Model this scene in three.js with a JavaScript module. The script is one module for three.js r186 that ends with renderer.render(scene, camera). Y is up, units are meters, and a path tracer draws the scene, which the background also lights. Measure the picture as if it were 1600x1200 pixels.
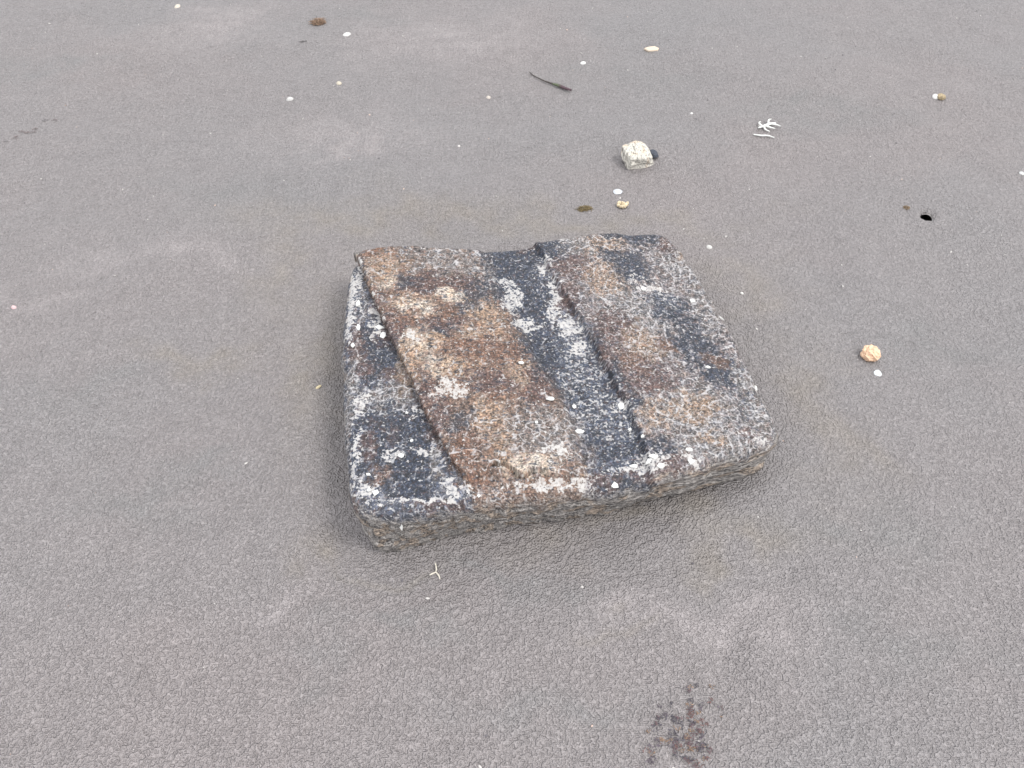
import * as THREE from 'three';
import { mergeGeometries, mergeVertices } from 'three/addons/utils/BufferGeometryUtils.js';

// ---------------------------------------------------------------- camera, sky, sun, exposure
const scene = new THREE.Scene();
const camera = new THREE.PerspectiveCamera(54, 4 / 3, 0.05, 900);
camera.position.set(0, 1.3, 0);
camera.rotation.set(-50 * Math.PI / 180, 0, 0);

const renderer = new THREE.WebGLRenderer({ antialias: true });
renderer.toneMapping = THREE.LinearToneMapping;
renderer.toneMappingExposure = 1.62;
renderer.shadowMap.enabled = true;

// ---------------------------------------------------------------- noise helpers (all seeded)
function rng(seed) { let s = seed >>> 0; return () => { s = (s + 0x6D2B79F5) | 0; let t = Math.imul(s ^ (s >>> 15), 1 | s); t = (t + Math.imul(t ^ (t >>> 7), 61 | t)) ^ t; return ((t ^ (t >>> 14)) >>> 0) / 4294967296; }; }
const PERM = new Uint8Array(512), GX = new Float32Array(256), GY = new Float32Array(256), RX = new Float32Array(256), RY = new Float32Array(256);
{ const r = rng(7717); const p = [...Array(256).keys()];
  for (let i = 255; i > 0; i--) { const j = Math.floor(r() * (i + 1)); [p[i], p[j]] = [p[j], p[i]]; }
  for (let i = 0; i < 512; i++) PERM[i] = p[i & 255];
  for (let i = 0; i < 256; i++) { const a = r() * 6.2831853; GX[i] = Math.cos(a) * 1.5; GY[i] = Math.sin(a) * 1.5; RX[i] = r(); RY[i] = r(); } }
function noise(x, y) {
  const X = Math.floor(x), Y = Math.floor(y), fx = x - X, fy = y - Y, xi = X & 255, yi = Y & 255;
  const a = PERM[PERM[xi] + yi], b = PERM[PERM[(xi + 1) & 255] + yi], c = PERM[PERM[xi] + ((yi + 1) & 255)], d = PERM[PERM[(xi + 1) & 255] + ((yi + 1) & 255)];
  const u = fx * fx * fx * (fx * (fx * 6 - 15) + 10), v = fy * fy * fy * (fy * (fy * 6 - 15) + 10);
  const p = GX[a] * fx + GY[a] * fy, q = GX[b] * (fx - 1) + GY[b] * fy, r = GX[c] * fx + GY[c] * (fy - 1), s = GX[d] * (fx - 1) + GY[d] * (fy - 1);
  return p + u * (q - p) + v * (r - p + u * (p - q - r + s));
}
function fbm(x, y, n = 4, g = 0.5) { let a = 1, s = 0, f = 1; for (let i = 0; i < n; i++) { s += a * noise(x * f + i * 17.3, y * f - i * 9.1); a *= g; f *= 2.03; } return s; }
// distance to the border between two cells of a jittered grid (0 on the border)
function cellEdge(x, y) {
  const X = Math.floor(x), Y = Math.floor(y); let d1 = 9, d2 = 9, id = 0;
  for (let j = -1; j < 2; j++) for (let i = -1; i < 2; i++) {
    const h = PERM[PERM[(X + i) & 255] + ((Y + j) & 255)], dx = X + i + RX[h] - x, dy = Y + j + RY[h] - y, d = dx * dx + dy * dy;
    if (d < d1) { d2 = d1; d1 = d; id = h; } else if (d < d2) d2 = d;
  }
  cellEdge.id = id;
  return Math.sqrt(d2) - Math.sqrt(d1);
}
const clamp = (v, a = 0, b = 1) => v < a ? a : v > b ? b : v;
const sstep = (a, b, v) => { const t = clamp((v - a) / (b - a)); return t * t * (3 - 2 * t); };
const mix = (a, b, t) => a + (b - a) * t;
const lin = c => c <= 0.04045 ? c / 12.92 : Math.pow((c + 0.055) / 1.055, 2.4);

// overcast sky: an even veil of cloud, a little brighter overhead, soft cloud folds all round
{ const w = 512, h = 256, d = new Float32Array(w * h * 4);
  for (let j = 0; j < h; j++) for (let i = 0; i < w; i++) {
    const el = (j + 0.5) / h * Math.PI - Math.PI / 2, az = i / w * 2 * Math.PI, up = Math.max(0, Math.sin(el));
    const n = 0.09 * fbm(Math.cos(az) * 2.2 * (1.3 - up) + 5, Math.sin(az) * 2.2 * (1.3 - up) + 9, 5);
    const l = (0.72 + 0.42 * up) * (1 + n), o = (j * w + i) * 4;
    d[o] = l * 0.985; d[o + 1] = l * 1.0; d[o + 2] = l * 1.035; d[o + 3] = 1;
  }
  const sky = new THREE.DataTexture(d, w, h, THREE.RGBAFormat, THREE.FloatType);
  sky.mapping = THREE.EquirectangularReflectionMapping; sky.magFilter = sky.minFilter = THREE.LinearFilter; sky.needsUpdate = true;
  scene.background = sky; scene.environment = sky;
}
// veiled sun, high on the right
const sun = new THREE.DirectionalLight(new THREE.Color(1, 0.965, 0.91), 1.3);
sun.position.set(4.1, 6.6, 0.1); sun.target.position.set(0, 0, -1.2);
sun.castShadow = true; sun.shadow.radius = 40; sun.shadow.mapSize.set(2048, 2048);
Object.assign(sun.shadow.camera, { left: -3, right: 3, top: 3, bottom: -3, near: 0.5, far: 15 });
sun.name = 'sun'; scene.add(sun, sun.target);

// ---------------------------------------------------------------- measured outlines, stains and colour patches (metres on the beach)
const TOP = [[-3.1154,0.4398],[-2.9011,0.4614],[-2.7108,0.4972],[-2.645,0.511],[-2.6013,0.5093],[-2.5282,0.4811],[-2.4064,0.4298],[-2.2352,0.3692],[-2.0028,0.3253],[-1.809,0.3178],[-1.5632,0.3276],[-1.3422,0.3585],[-1.062,0.4292],[-0.9656,0.4668],[-0.8969,0.4797],[-0.8285,0.4726],[-0.674,0.4411],[-0.4387,0.413],[-0.22,0.4049],[0.0558,0.4167],[0.2889,0.4533],[0.4132,0.4932],[0.4834,0.5138],[0.5359,0.5102],[0.6064,0.4897],[0.7642,0.4475],[0.9742,0.4155],[1.1591,0.399],[1.4633,0.3845],[1.7586,0.4017],[1.9551,0.4441],[2.1053,0.5025],[2.1938,0.5349],[2.2626,0.5513],[2.3028,0.5482],[2.4506,0.4979],[2.6914,0.452],[2.917,0.4361]];
const BOT = [[-3.1416,0.4328],[-3.0107,0.4436],[-2.8798,0.4584],[-2.7489,0.4827],[-2.618,0.5023],[-2.4871,0.4568],[-2.3562,0.4058],[-2.2253,0.3618],[-2.0944,0.3375],[-1.9635,0.3189],[-1.8326,0.3139],[-1.7017,0.3172],[-1.5708,0.3224],[-1.4399,0.3397],[-1.309,0.3614],[-1.1781,0.3939],[-1.0472,0.4284],[-0.9163,0.4689],[-0.7854,0.4569],[-0.6545,0.4322],[-0.5236,0.4168],[-0.3927,0.4051],[-0.2618,0.4004],[-0.1309,0.4026],[0.0,0.4081],[0.1309,0.4221],[0.2618,0.4423],[0.4782,0.5143],[0.5549,0.4969],[0.6976,0.4433],[0.9015,0.3958],[1.0702,0.374],[1.4299,0.3607],[1.7672,0.3843],[2.0319,0.4458],[2.1368,0.5037],[2.2068,0.55],[2.2413,0.5546],[2.4871,0.4836],[2.618,0.459],[2.7489,0.4412],[2.8798,0.4321],[3.0107,0.4309]];
const LEDGE = [[-0.3744,-1.3878],[-0.3259,-1.2627],[-0.2767,-1.1425],[-0.2086,-0.9949],[-0.1691,-0.9002],[-0.1203,-0.8071],[-0.0917,-0.7563],[-0.0716,-0.7198]];
const FR = [[-0.0798,-1.4143],[-0.0367,-1.291],[-0.0114,-1.2118],[0.0408,-1.0887],[0.0685,-1.0122],[0.1043,-0.9289],[0.1287,-0.8434],[0.1332,-0.7185]];
const L2 = [[0.0467,-1.4489],[0.0957,-1.2942],[0.1475,-1.1713],[0.1868,-1.0408],[0.2187,-0.9522],[0.2457,-0.8453],[0.2574,-0.7378]];
const L3 = [[0.2781,-1.5047],[0.3066,-1.401],[0.352,-1.2788],[0.4002,-1.1186],[0.4446,-0.9848],[0.4904,-0.8341]];
const LIP = [[-0.0356,-0.7782],[-0.0178,-0.7813],[-0.0036,-0.7744],[0.0071,-0.7633],[0.0189,-0.7593],[0.0355,-0.7665],[0.0509,-0.7696],[0.0638,-0.7641]];
const BLOBS = [['g',-0.328,-0.946,0.01,0.282],['w',-0.359,-1.262,0.014,0.08],['w',-0.352,-1.16,0.008,0.059],['w',-0.302,-1.181,0.007,0.036],['w',-0.287,-1.133,0.008,0.019],['b',-0.323,-1.094,0.022,0.044],['d',-0.274,-1.059,0.029,0.058],['b',-0.245,-0.998,0.016,0.024],['b',-0.306,-1.028,0.013,0.025],['d',-0.302,-1.123,0.019,0.027],['g',-0.248,-0.939,0.051,0.036],['w',-0.297,-0.927,0.011,0.024],['d',-0.244,-0.845,0.055,0.063],['b',-0.229,-0.86,0.01,0.021],['b',-0.27,-0.837,0.01,0.037],['r',-0.248,-0.769,0.014,0.025],['d',-0.179,-0.787,0.042,0.043],['d',-0.197,-0.866,0.03,0.031],['w',-0.224,-0.814,0.014,0.009],['w',-0.167,-0.818,0.014,0.01],['w',-0.188,-0.908,0.013,0.008],['g',-0.141,-0.839,0.01,0.075],['d',-0.186,-0.732,0.035,0.014],['w',-0.161,-0.709,0.063,0.007],['w',-0.102,-0.73,0.021,0.011],['b',-0.126,-0.698,0.04,0.008],['w',-0.119,-0.744,0.009,0.007],['w',-0.291,-0.793,0.009,0.064],['w',-0.261,-0.731,0.012,0.019],['g',-0.274,-0.697,0.014,0.01],['b',-0.288,-0.704,0.007,0.013],['g',-0.213,-1.394,0.137,0.033],['g',-0.141,-1.321,0.081,0.04],['d',-0.345,-1.332,0.009,0.04],['r',-0.316,-1.362,0.037,0.023],['o',-0.287,-1.302,0.041,0.044],['b',-0.16,-1.262,0.08,0.025],['d',-0.231,-1.254,0.02,0.017],['b',-0.269,-1.202,0.039,0.024],['o',-0.237,-1.197,0.037,0.028],['c',-0.208,-1.179,0.036,0.02],['c',-0.14,-1.219,0.034,0.014],['o',-0.06,-1.167,0.031,0.043],['o',-0.038,-1.108,0.025,0.026],['d',-0.104,-1.188,0.014,0.016],['b',-0.138,-1.126,0.066,0.021],['b',-0.25,-1.124,0.033,0.034],['c',-0.195,-1.069,0.032,0.033],['w',-0.21,-1.087,0.016,0.015],['c',-0.145,-1.013,0.026,0.023],['w',-0.122,-0.951,0.028,0.016],['r',-0.067,-1.054,0.062,0.04],['o',-0.105,-1.0,0.037,0.031],['b',-0.169,-0.949,0.018,0.03],['b',-0.039,-0.968,0.052,0.023],['r',-0.013,-0.942,0.031,0.008],['o',-0.05,-0.887,0.03,0.037],['o',-0.015,-0.826,0.016,0.041],['d',-0.097,-0.87,0.02,0.025],['r',-0.09,-0.808,0.022,0.035],['g',0.062,-0.858,0.059,0.055],['w',0.082,-0.813,0.027,0.015],['r',-0.071,-0.761,0.021,0.018],['c',0.036,-0.781,0.048,0.011],['w',0.07,-0.745,0.065,0.01],['o',-0.211,-1.024,0.021,0.053],['b',-0.143,-0.885,0.017,0.047],['o',-0.162,-1.079,0.016,0.026],['r',-0.14,-1.165,0.022,0.016],['o',0.026,-1.003,0.032,0.034],['b',0.052,-0.969,0.023,0.044],['r',0.007,-1.055,0.021,0.025],['g',-0.044,-1.313,0.027,0.066],['o',-0.089,-1.108,0.027,0.019],['d',-0.079,-1.227,0.02,0.029],['d',-0.151,-1.117,0.016,0.011],['d',0.021,-1.12,0.014,0.049],['b',-0.201,-1.234,0.029,0.017],['r',-0.222,-1.144,0.022,0.019],['c',-0.274,-1.253,0.02,0.017],['o',-0.149,-1.079,0.019,0.018],['r',-0.108,-1.071,0.03,0.018],['d',0.0,-1.37,0.061,0.069],['d',-0.015,-1.259,0.046,0.046],['d',0.043,-1.209,0.037,0.069],['b',0.054,-1.411,0.031,0.019],['w',-0.015,-1.289,0.022,0.013],['w',0.0,-1.224,0.013,0.045],['w',0.092,-1.231,0.014,0.058],['w',0.075,-1.338,0.013,0.022],['w',0.121,-1.151,0.024,0.023],['w',0.036,-1.149,0.025,0.021],['b',0.138,-1.351,0.042,0.05],['b',0.122,-1.235,0.019,0.042],['d',0.092,-1.395,0.04,0.033],['d',0.087,-1.057,0.04,0.058],['d',0.054,-1.083,0.022,0.044],['s',0.134,-1.058,0.032,0.054],['s',0.15,-0.988,0.042,0.044],['s',0.165,-0.922,0.038,0.042],['d',0.19,-0.844,0.037,0.036],['w',0.217,-0.932,0.013,0.013],['s',0.232,-0.888,0.015,0.025],['w',0.143,-1.085,0.019,0.011],['d',0.179,-1.077,0.016,0.044],['d',0.209,-0.989,0.016,0.041],['d',0.232,-0.915,0.014,0.039],['d',0.244,-0.83,0.018,0.024],['s',0.199,-0.878,0.03,0.031],['d',0.135,-0.954,0.018,0.02],['o',0.216,-1.422,0.053,0.043],['g',0.154,-1.421,0.034,0.033],['o',0.222,-1.302,0.045,0.057],['g',0.258,-1.194,0.049,0.06],['b',0.22,-1.144,0.034,0.043],['o',0.276,-1.097,0.033,0.045],['b',0.278,-0.994,0.05,0.041],['r',0.247,-1.042,0.021,0.025],['o',0.29,-0.905,0.036,0.029],['g',0.367,-0.909,0.061,0.061],['o',0.363,-0.925,0.039,0.032],['g',0.324,-1.175,0.028,0.048],['b',0.202,-1.059,0.019,0.029],['d',0.297,-1.461,0.069,0.022],['d',0.278,-1.343,0.036,0.054],['w',0.28,-1.297,0.016,0.015],['w',0.325,-1.274,0.027,0.011],['d',0.357,-1.206,0.04,0.037],['s',0.346,-1.236,0.032,0.025],['d',0.392,-1.109,0.042,0.057],['d',0.433,-1.028,0.038,0.042],['r',0.432,-1.06,0.024,0.016],['g',0.401,-1.392,0.049,0.07],['b',0.371,-1.426,0.019,0.024],['g',0.437,-1.239,0.026,0.084],['g',0.479,-0.994,0.021,0.052],['d',0.472,-0.927,0.018,0.033],['g',0.496,-0.92,0.036,0.045],['d',0.229,-1.387,0.018,0.023],['r',0.327,-1.089,0.016,0.022],['b',0.225,-0.762,0.057,0.013],['b',0.296,-0.787,0.018,0.016],['d',0.205,-0.747,0.035,0.011],['d',0.292,-0.824,0.022,0.015],['w',0.259,-0.798,0.024,0.013],['w',0.335,-0.797,0.015,0.012],['g',0.403,-0.825,0.074,0.024],['w',0.481,-0.849,0.019,0.009],['o',0.382,-0.847,0.025,0.012],['b',0.461,-0.861,0.008,0.008],['w',0.125,-1.453,0.041,0.007],['w',0.239,-0.779,0.048,0.004],['w',0.506,-0.994,0.005,0.028],['o',0.405,-1.392,0.012,0.012],['w',0.481,-1.179,0.006,0.04],['o',0.13,-0.771,0.014,0.008],['w',0.117,-0.747,0.035,0.008],['b',0.165,-0.754,0.024,0.011]];
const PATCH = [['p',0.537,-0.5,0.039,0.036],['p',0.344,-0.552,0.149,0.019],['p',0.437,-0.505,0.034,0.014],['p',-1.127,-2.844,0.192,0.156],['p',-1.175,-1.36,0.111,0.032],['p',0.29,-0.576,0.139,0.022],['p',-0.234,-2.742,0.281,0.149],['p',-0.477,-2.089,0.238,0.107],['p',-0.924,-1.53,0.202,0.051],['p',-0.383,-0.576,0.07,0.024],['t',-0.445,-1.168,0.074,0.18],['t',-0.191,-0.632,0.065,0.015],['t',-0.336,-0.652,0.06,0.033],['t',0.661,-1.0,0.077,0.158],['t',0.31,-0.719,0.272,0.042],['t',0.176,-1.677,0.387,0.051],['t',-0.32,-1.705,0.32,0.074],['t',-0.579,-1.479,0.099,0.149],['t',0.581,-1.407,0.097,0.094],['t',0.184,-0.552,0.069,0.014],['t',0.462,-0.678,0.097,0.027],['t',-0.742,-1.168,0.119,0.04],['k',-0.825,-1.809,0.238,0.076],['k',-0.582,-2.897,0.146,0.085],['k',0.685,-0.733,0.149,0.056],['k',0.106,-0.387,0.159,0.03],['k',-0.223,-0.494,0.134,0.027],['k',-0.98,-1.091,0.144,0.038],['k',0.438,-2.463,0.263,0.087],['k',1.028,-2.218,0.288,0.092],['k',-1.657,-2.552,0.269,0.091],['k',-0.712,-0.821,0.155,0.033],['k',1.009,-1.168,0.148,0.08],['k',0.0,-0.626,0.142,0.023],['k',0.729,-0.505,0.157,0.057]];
const CHIPS = [[-0.2476,-0.7268,0.0052,0.0061],[-0.2078,-0.8072,0.0066,0.0044],[0.0766,-0.9365,0.0077,0.0049],[-0.206,-0.9075,0.0031,0.0032],[-0.1917,-0.8429,0.0024,0.003],[-0.2649,-0.765,0.0041,0.0035],[-0.2873,-1.1384,0.0103,0.0067],[-0.2751,-1.1158,0.0061,0.0085],[-0.3407,-1.2105,0.0049,0.0081],[-0.3312,-1.1375,0.0041,0.0077],[-0.3369,-1.0884,0.0034,0.0064],[0.0185,-1.0252,0.0053,0.0035],[0.4082,-1.2421,0.008,0.0052],[0.4683,-1.2044,0.0108,0.0061],[0.2653,-0.8027,0.0085,0.0058],[0.2554,-0.791,0.0072,0.0058],[0.2745,-0.7799,0.0066,0.0064],[0.2274,-0.7877,0.0072,0.0043],[0.189,-0.7465,0.0059,0.0055],[0.3341,-0.7936,0.0079,0.0072],[0.3332,-0.8198,0.0067,0.0044],[0.2166,-0.9292,0.007,0.0073],[0.1314,-0.8678,0.0087,0.0046],[0.1234,-0.9276,0.0038,0.0041],[0.0472,-0.8757,0.0031,0.0031],[-0.2598,-0.7321,0.0035,0.0041],[-0.0601,-0.7199,0.0029,0.002],[0.5097,-1.0066,0.004,0.007],[0.2992,-1.2669,0.0059,0.0064],[0.4069,-1.0344,0.0054,0.0036],[0.2289,-0.874,0.0037,0.0046],[0.2498,-0.8484,0.0037,0.0038]];

// ---------------------------------------------------------------- helpers for objects
const used = {};
function numbered(n) { used[n] = (used[n] ?? -1) + 1; return used[n] ? `${n}_${String(used[n]).padStart(3, '0')}` : n; }
function shadowed(m) { m.castShadow = m.receiveShadow = true; return m; }
function tag(o, label, category, group, kind) { o.userData.label = label; o.userData.category = category; if (group) o.userData.group = group; if (kind) o.userData.kind = kind; return o; }
function mesh(name, geo, mat, parent) { const m = shadowed(new THREE.Mesh(geo, mat)); m.name = parent === scene ? numbered(name) : name; parent.add(m); return m; }
function paint(geo, fn) { // vertex colours in linear rgb from position and normal
  const p = geo.attributes.position, c = new Float32Array(p.count * 3), n = geo.attributes.normal;
  for (let i = 0; i < p.count; i++) { const k = fn(p.getX(i), p.getY(i), p.getZ(i), n, i); c[i * 3] = k[0]; c[i * 3 + 1] = k[1]; c[i * 3 + 2] = k[2]; }
  geo.setAttribute('color', new THREE.BufferAttribute(c, 3)); return geo;
}
function dataTex(d, w, h, srgb) { const t = new THREE.DataTexture(d, w, h, THREE.RGBAFormat); t.magFilter = t.minFilter = THREE.LinearFilter; t.wrapS = t.wrapT = THREE.RepeatWrapping; if (srgb) t.colorSpace = THREE.SRGBColorSpace; t.needsUpdate = true; return t; }
const HOLE = [1.145, -1.69];

// ---------------------------------------------------------------- outline of the slab
const C = [0.075, -1.11];
function polarTable(pts) {
  const N = 1440, t = new Float32Array(N), q = pts.map(p => p), first = q[0], last = q[q.length - 1];
  const all = [[last[0] - 2 * Math.PI, last[1]], ...q, [first[0] + 2 * Math.PI, first[1]]];
  for (let i = 0, k = 0; i < N; i++) { const a = -Math.PI + (i + 0.5) / N * 2 * Math.PI; while (all[k + 1][0] < a) k++; t[i] = mix(all[k][1], all[k + 1][1], (a - all[k][0]) / (all[k + 1][0] - all[k][0])); }
  let s = t;
  for (let pass = 0; pass < 4; pass++) { const b = new Float32Array(N); for (let i = 0; i < N; i++) { let v = 0; for (let j = -8; j <= 8; j++) v += s[(i + j + N) % N]; b[i] = v / 17; } s = b; }
  return a => { const f = (a + Math.PI) / (2 * Math.PI) * N - 0.5, i = Math.floor(f), u = f - i; return s[(i + N) % N] * (1 - u) + s[(i + 1 + N) % N] * u; };
}
const Rtop = polarTable(TOP), Rbot = polarTable(BOT);
const facing = a => { const e = 0.02, d = (Rtop(a + e) - Rtop(a - e)) / (2 * e); return 1 / Math.hypot(1, d / Rtop(a)); };
function lineX(L, z) { // x of a measured line at depth z
  if (z <= L[0][1]) return L[0][0] + (z - L[0][1]) * (L[1][0] - L[0][0]) / (L[1][1] - L[0][1]);
  for (let i = 1; i < L.length; i++) if (z <= L[i][1]) return mix(L[i - 1][0], L[i][0], (z - L[i - 1][1]) / (L[i][1] - L[i - 1][1]));
  return L[L.length - 1][0];
}
function segDist(L, x, z) { let m = 9; for (let i = 1; i < L.length; i++) { const [ax, az] = L[i - 1], dx = L[i][0] - ax, dz = L[i][1] - az, t = clamp(((x - ax) * dx + (z - az) * dz) / (dx * dx + dz * dz)); m = Math.min(m, Math.hypot(x - ax - t * dx, z - az - t * dz)); } return m; }

// ---------------------------------------------------------------- the beach
function slabOut(x, z) { const dx = x - C[0], dz = z - C[1], a = Math.atan2(dz, dx); return Math.hypot(dx, dz) - Rtop(a); } // metres outside the slab
function pits(x, z) {
  const wx = x + 0.004 * noise(x / 0.03, z / 0.03), wz = z + 0.004 * noise(x / 0.03 + 40, z / 0.03);
  const n = noise(wx / 0.0125, wz / 0.0105), m = noise(wx / 0.0072 + 31, wz / 0.0066), k = noise(x / 0.021 + 7, z / 0.017 + 3);
  const amp = 0.75 + 0.45 * noise(x / 0.35 + 3, z / 0.28);
  return amp * (0.0022 * n + 0.0012 * k) + 0.0012 * m;
}
function sandHeight(x, z) {
  let y = 0.016 * fbm(x / 0.62 + 3, z / 0.5 - 4, 2) + 0.0062 * noise(x / 0.24 + 0.3 * noise(x / 0.2, z / 0.2), z / 0.19 + 6) + 0.0014 * noise(x / 0.09, z / 0.08);
  y += 0.010 * Math.exp(-(((x - 0.44) / 0.05) ** 2 + ((z + 0.47) / 0.07) ** 2)) - 0.006 * Math.exp(-(((x - 0.37) / 0.04) ** 2 + ((z + 0.47) / 0.08) ** 2));
  const d = slabOut(x, z);
  if (d < 0.3) {
    y *= sstep(-0.05, 0.3, d) * 0.9 + 0.1;
    const left = sstep(-0.2, -0.34, x + 0.1 * (z + 1)), ang = Math.atan2(z - C[1], x - C[0]);
    y -= 0.011 * (0.55 + 0.45 * left) * (1 - sstep(0.0, 0.10 + 0.03 * noise(ang * 3, 1.2), d)); y += 0.0065 * Math.exp(-(((d - 0.15 - 0.03 * noise(ang * 3, 1.2)) / 0.05) ** 2)) * (0.7 + 0.6 * noise(ang * 4, 7));
    y += 0.016 * sstep(0.15, 0.35, x) * sstep(-0.95, -0.8, z) * (1 - sstep(0.0, 0.1, Math.abs(d - 0.03)));
    y += 0.006 * noise(ang * 5, 3.3) * (1 - sstep(0, 0.12, d));
  }
  const hx = x - HOLE[0], hz = z - HOLE[1], hr = Math.hypot(hx, hz * 1.05) + 0.003 * noise(Math.atan2(hz, hx) * 1.3, 8);
  y += 0.0035 * Math.exp(-Math.pow((hr - 0.034) / 0.016, 2)) - 0.0040 * (1 - sstep(0.014, 0.034, hr));
  if (hr < 0.021) y -= 0.003 * (1 - sstep(0.0165, 0.021, hr));
  // a small kicked-up clod
  for (const [cx, cz, r, s] of [[-1.02, -2.6, 0.03, 0.008], [-0.985, -2.585, 0.02, -0.006], [-1.05, -2.62, 0.02, -0.005], [-0.335, -0.72, 0.04, -0.006]]) y += s * Math.exp(-((x - cx) ** 2 + (z - cz) ** 2) / (r * r));
  return y;
}
{
  const axis = (a, b, step, far) => { const v = []; for (let k = 26; k >= 1; k--) v.push(a - far * Math.pow(k / 26, 4) - k * step); for (let t = a; t <= b + 1e-6; t += step) v.push(t); const e = v[v.length - 1]; for (let k = 1; k <= 26; k++) v.push(e + far * Math.pow(k / 26, 4) + k * step); return v; };
  const xs = axis(-2.12, 2.12, 0.004, 260), zs = axis(-3.2, -0.2, 0.004, 260), W = xs.length, Hn = zs.length;
  const pos = new Float32Array(W * Hn * 3), uv = new Float32Array(W * Hn * 2), col = new Float32Array(W * Hn * 3), r = rng(99);
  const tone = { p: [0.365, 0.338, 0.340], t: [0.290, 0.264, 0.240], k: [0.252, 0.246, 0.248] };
  for (let j = 0, o = 0; j < Hn; j++) for (let i = 0; i < W; i++, o++) {
    const x = xs[i], z = zs[j], near = i > 26 && j > 26 && i < W - 27 && j < Hn - 27;
    pos[o * 3] = x; pos[o * 3 + 1] = sandHeight(x, z) + (near ? pits(x, z) : 0); pos[o * 3 + 2] = z;
    uv[o * 2] = x / 1.28; uv[o * 2 + 1] = z / 1.28;
    // mauve-grey quartz sand with cooler and paler patches, and tan ones round the slab
    const wx = x + 0.10 * fbm(x / 0.22, z / 0.2, 3), wz = z + 0.10 * fbm(x / 0.22 + 9, z / 0.2, 3);
    let f = 0.5 + 0.55 * fbm(wx / 0.9 + 2, wz / 0.8 + 5, 4); f = clamp(f);
    let R = mix(0.268, 0.288, f), G = mix(0.258, 0.264, f), B = mix(0.262, 0.264, f);
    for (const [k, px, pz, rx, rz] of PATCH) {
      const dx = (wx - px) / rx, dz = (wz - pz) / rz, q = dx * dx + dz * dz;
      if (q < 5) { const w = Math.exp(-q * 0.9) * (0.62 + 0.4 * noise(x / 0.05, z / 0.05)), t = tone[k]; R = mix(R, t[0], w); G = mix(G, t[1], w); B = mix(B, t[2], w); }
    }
    const g = 1 + 0.12 * noise(x / 0.009 + 60, z / 0.010) + 0.05 * fbm(x / 0.06, z / 0.05, 2) + 0.10 * (r() - 0.5) - (r() < 0.012 ? 0.25 * r() : 0);
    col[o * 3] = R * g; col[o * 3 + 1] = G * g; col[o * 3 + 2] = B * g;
  }
  const idx = new Uint32Array((W - 1) * (Hn - 1) * 6);
  for (let j = 0, q = 0; j < Hn - 1; j++) for (let i = 0; i < W - 1; i++) { const a = j * W + i; if (Math.hypot(xs[i] + 0.002 - HOLE[0], zs[j] + 0.002 - HOLE[1]) < 0.0165) continue; idx[q++] = a; idx[q++] = a + W; idx[q++] = a + 1; idx[q++] = a + 1; idx[q++] = a + W; idx[q++] = a + W + 1; }
  const g = new THREE.BufferGeometry();
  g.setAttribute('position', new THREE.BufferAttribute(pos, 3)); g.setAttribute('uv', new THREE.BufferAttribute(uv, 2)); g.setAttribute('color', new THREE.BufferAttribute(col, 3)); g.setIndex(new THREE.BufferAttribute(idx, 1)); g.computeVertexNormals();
  // rain pits and single grains: a tiling 1.28 m patch of relief, and a finer patch of grain colour
  const tile = (x, y, P, Q = P) => { const X = Math.floor(x), Y = Math.floor(y), fx = x - X, fy = y - Y, w = (v, n) => ((v % n) + n) % n, hh = (i, j) => { const p = w(i, P), q = w(j, Q); return PERM[(PERM[(p * 7 + (p >> 8) * 31) & 255] + q * 5 + (q >> 8) * 57) & 255]; };
    const a = hh(X, Y), b = hh(X + 1, Y), c = hh(X, Y + 1), d = hh(X + 1, Y + 1), u = fx * fx * (3 - 2 * fx), v = fy * fy * (3 - 2 * fy);
    const p = GX[a] * fx + GY[a] * fy, q = GX[b] * (fx - 1) + GY[b] * fy, r = GX[c] * fx + GY[c] * (fy - 1), t = GX[d] * (fx - 1) + GY[d] * (fy - 1); return p + u * (q - p) + v * (r - p + u * (p - q - r + t)); };
  const N = 1024, gc = new Uint8Array(N * N * 4), rr = rng(5), raw = new Float32Array(N * N);
  for (let i = 0; i < N * N; i++) raw[i] = rr();
  for (let j = 0; j < N; j++) for (let i = 0; i < N; i++) {
    const at = (a, b) => raw[((b + N) % N) * N + (a + N) % N], s = (at(i, j) * 2 + at(i + 1, j) + at(i - 1, j) + at(i, j + 1) + at(i, j - 1)) / 6, o = (j * N + i) * 4;
    const v = 0.93 + 0.42 * (s - 0.5) + (at(i + 5, j + 7) > 0.995 ? -0.22 : 0) + (at(i + 11, j + 3) > 0.9965 ? 0.15 : 0);
    gc[o] = clamp(v * 255, 0, 255); gc[o + 1] = clamp(v * 253, 0, 255); gc[o + 2] = clamp(v * 252, 0, 255); gc[o + 3] = 255;
  }
  const K = 2048, gb = new Uint8Array(K * K * 4);
  for (let j = 0; j < K; j++) for (let i = 0; i < K; i++) {
    const u = i / K, v = j / K, o = (j * K + i) * 4, w = 0.3 * tile(u * 90, v * 90, 90);
    gb[o + 3] = 255;
    const P1 = 230, P2 = 410, a = tile(u * P1 + w, v * 190 + 0.4 * w, P1, 190), b = tile(u * P2, v * P2, P2), c = tile(u * 600, v * 600, 600);
    const f = (1 - sstep(-0.45, 0.75, 0.7 * a + 0.8 * b)) * 0.66 - 0.08 * b + 0.10 * c + 0.10 * raw[(j & 1023) * N + (i & 1023)];
    gb[o] = gb[o + 1] = gb[o + 2] = clamp((0.12 + f * 0.85) * 255, 0, 255);
  }
  const grainMap = dataTex(gc, N, N, true); grainMap.repeat.set(2, 2);
  const m = new THREE.MeshStandardMaterial({ vertexColors: true, map: grainMap, bumpMap: dataTex(gb, K, K, false), bumpScale: 0.0060, roughness: 0.55 });
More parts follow.
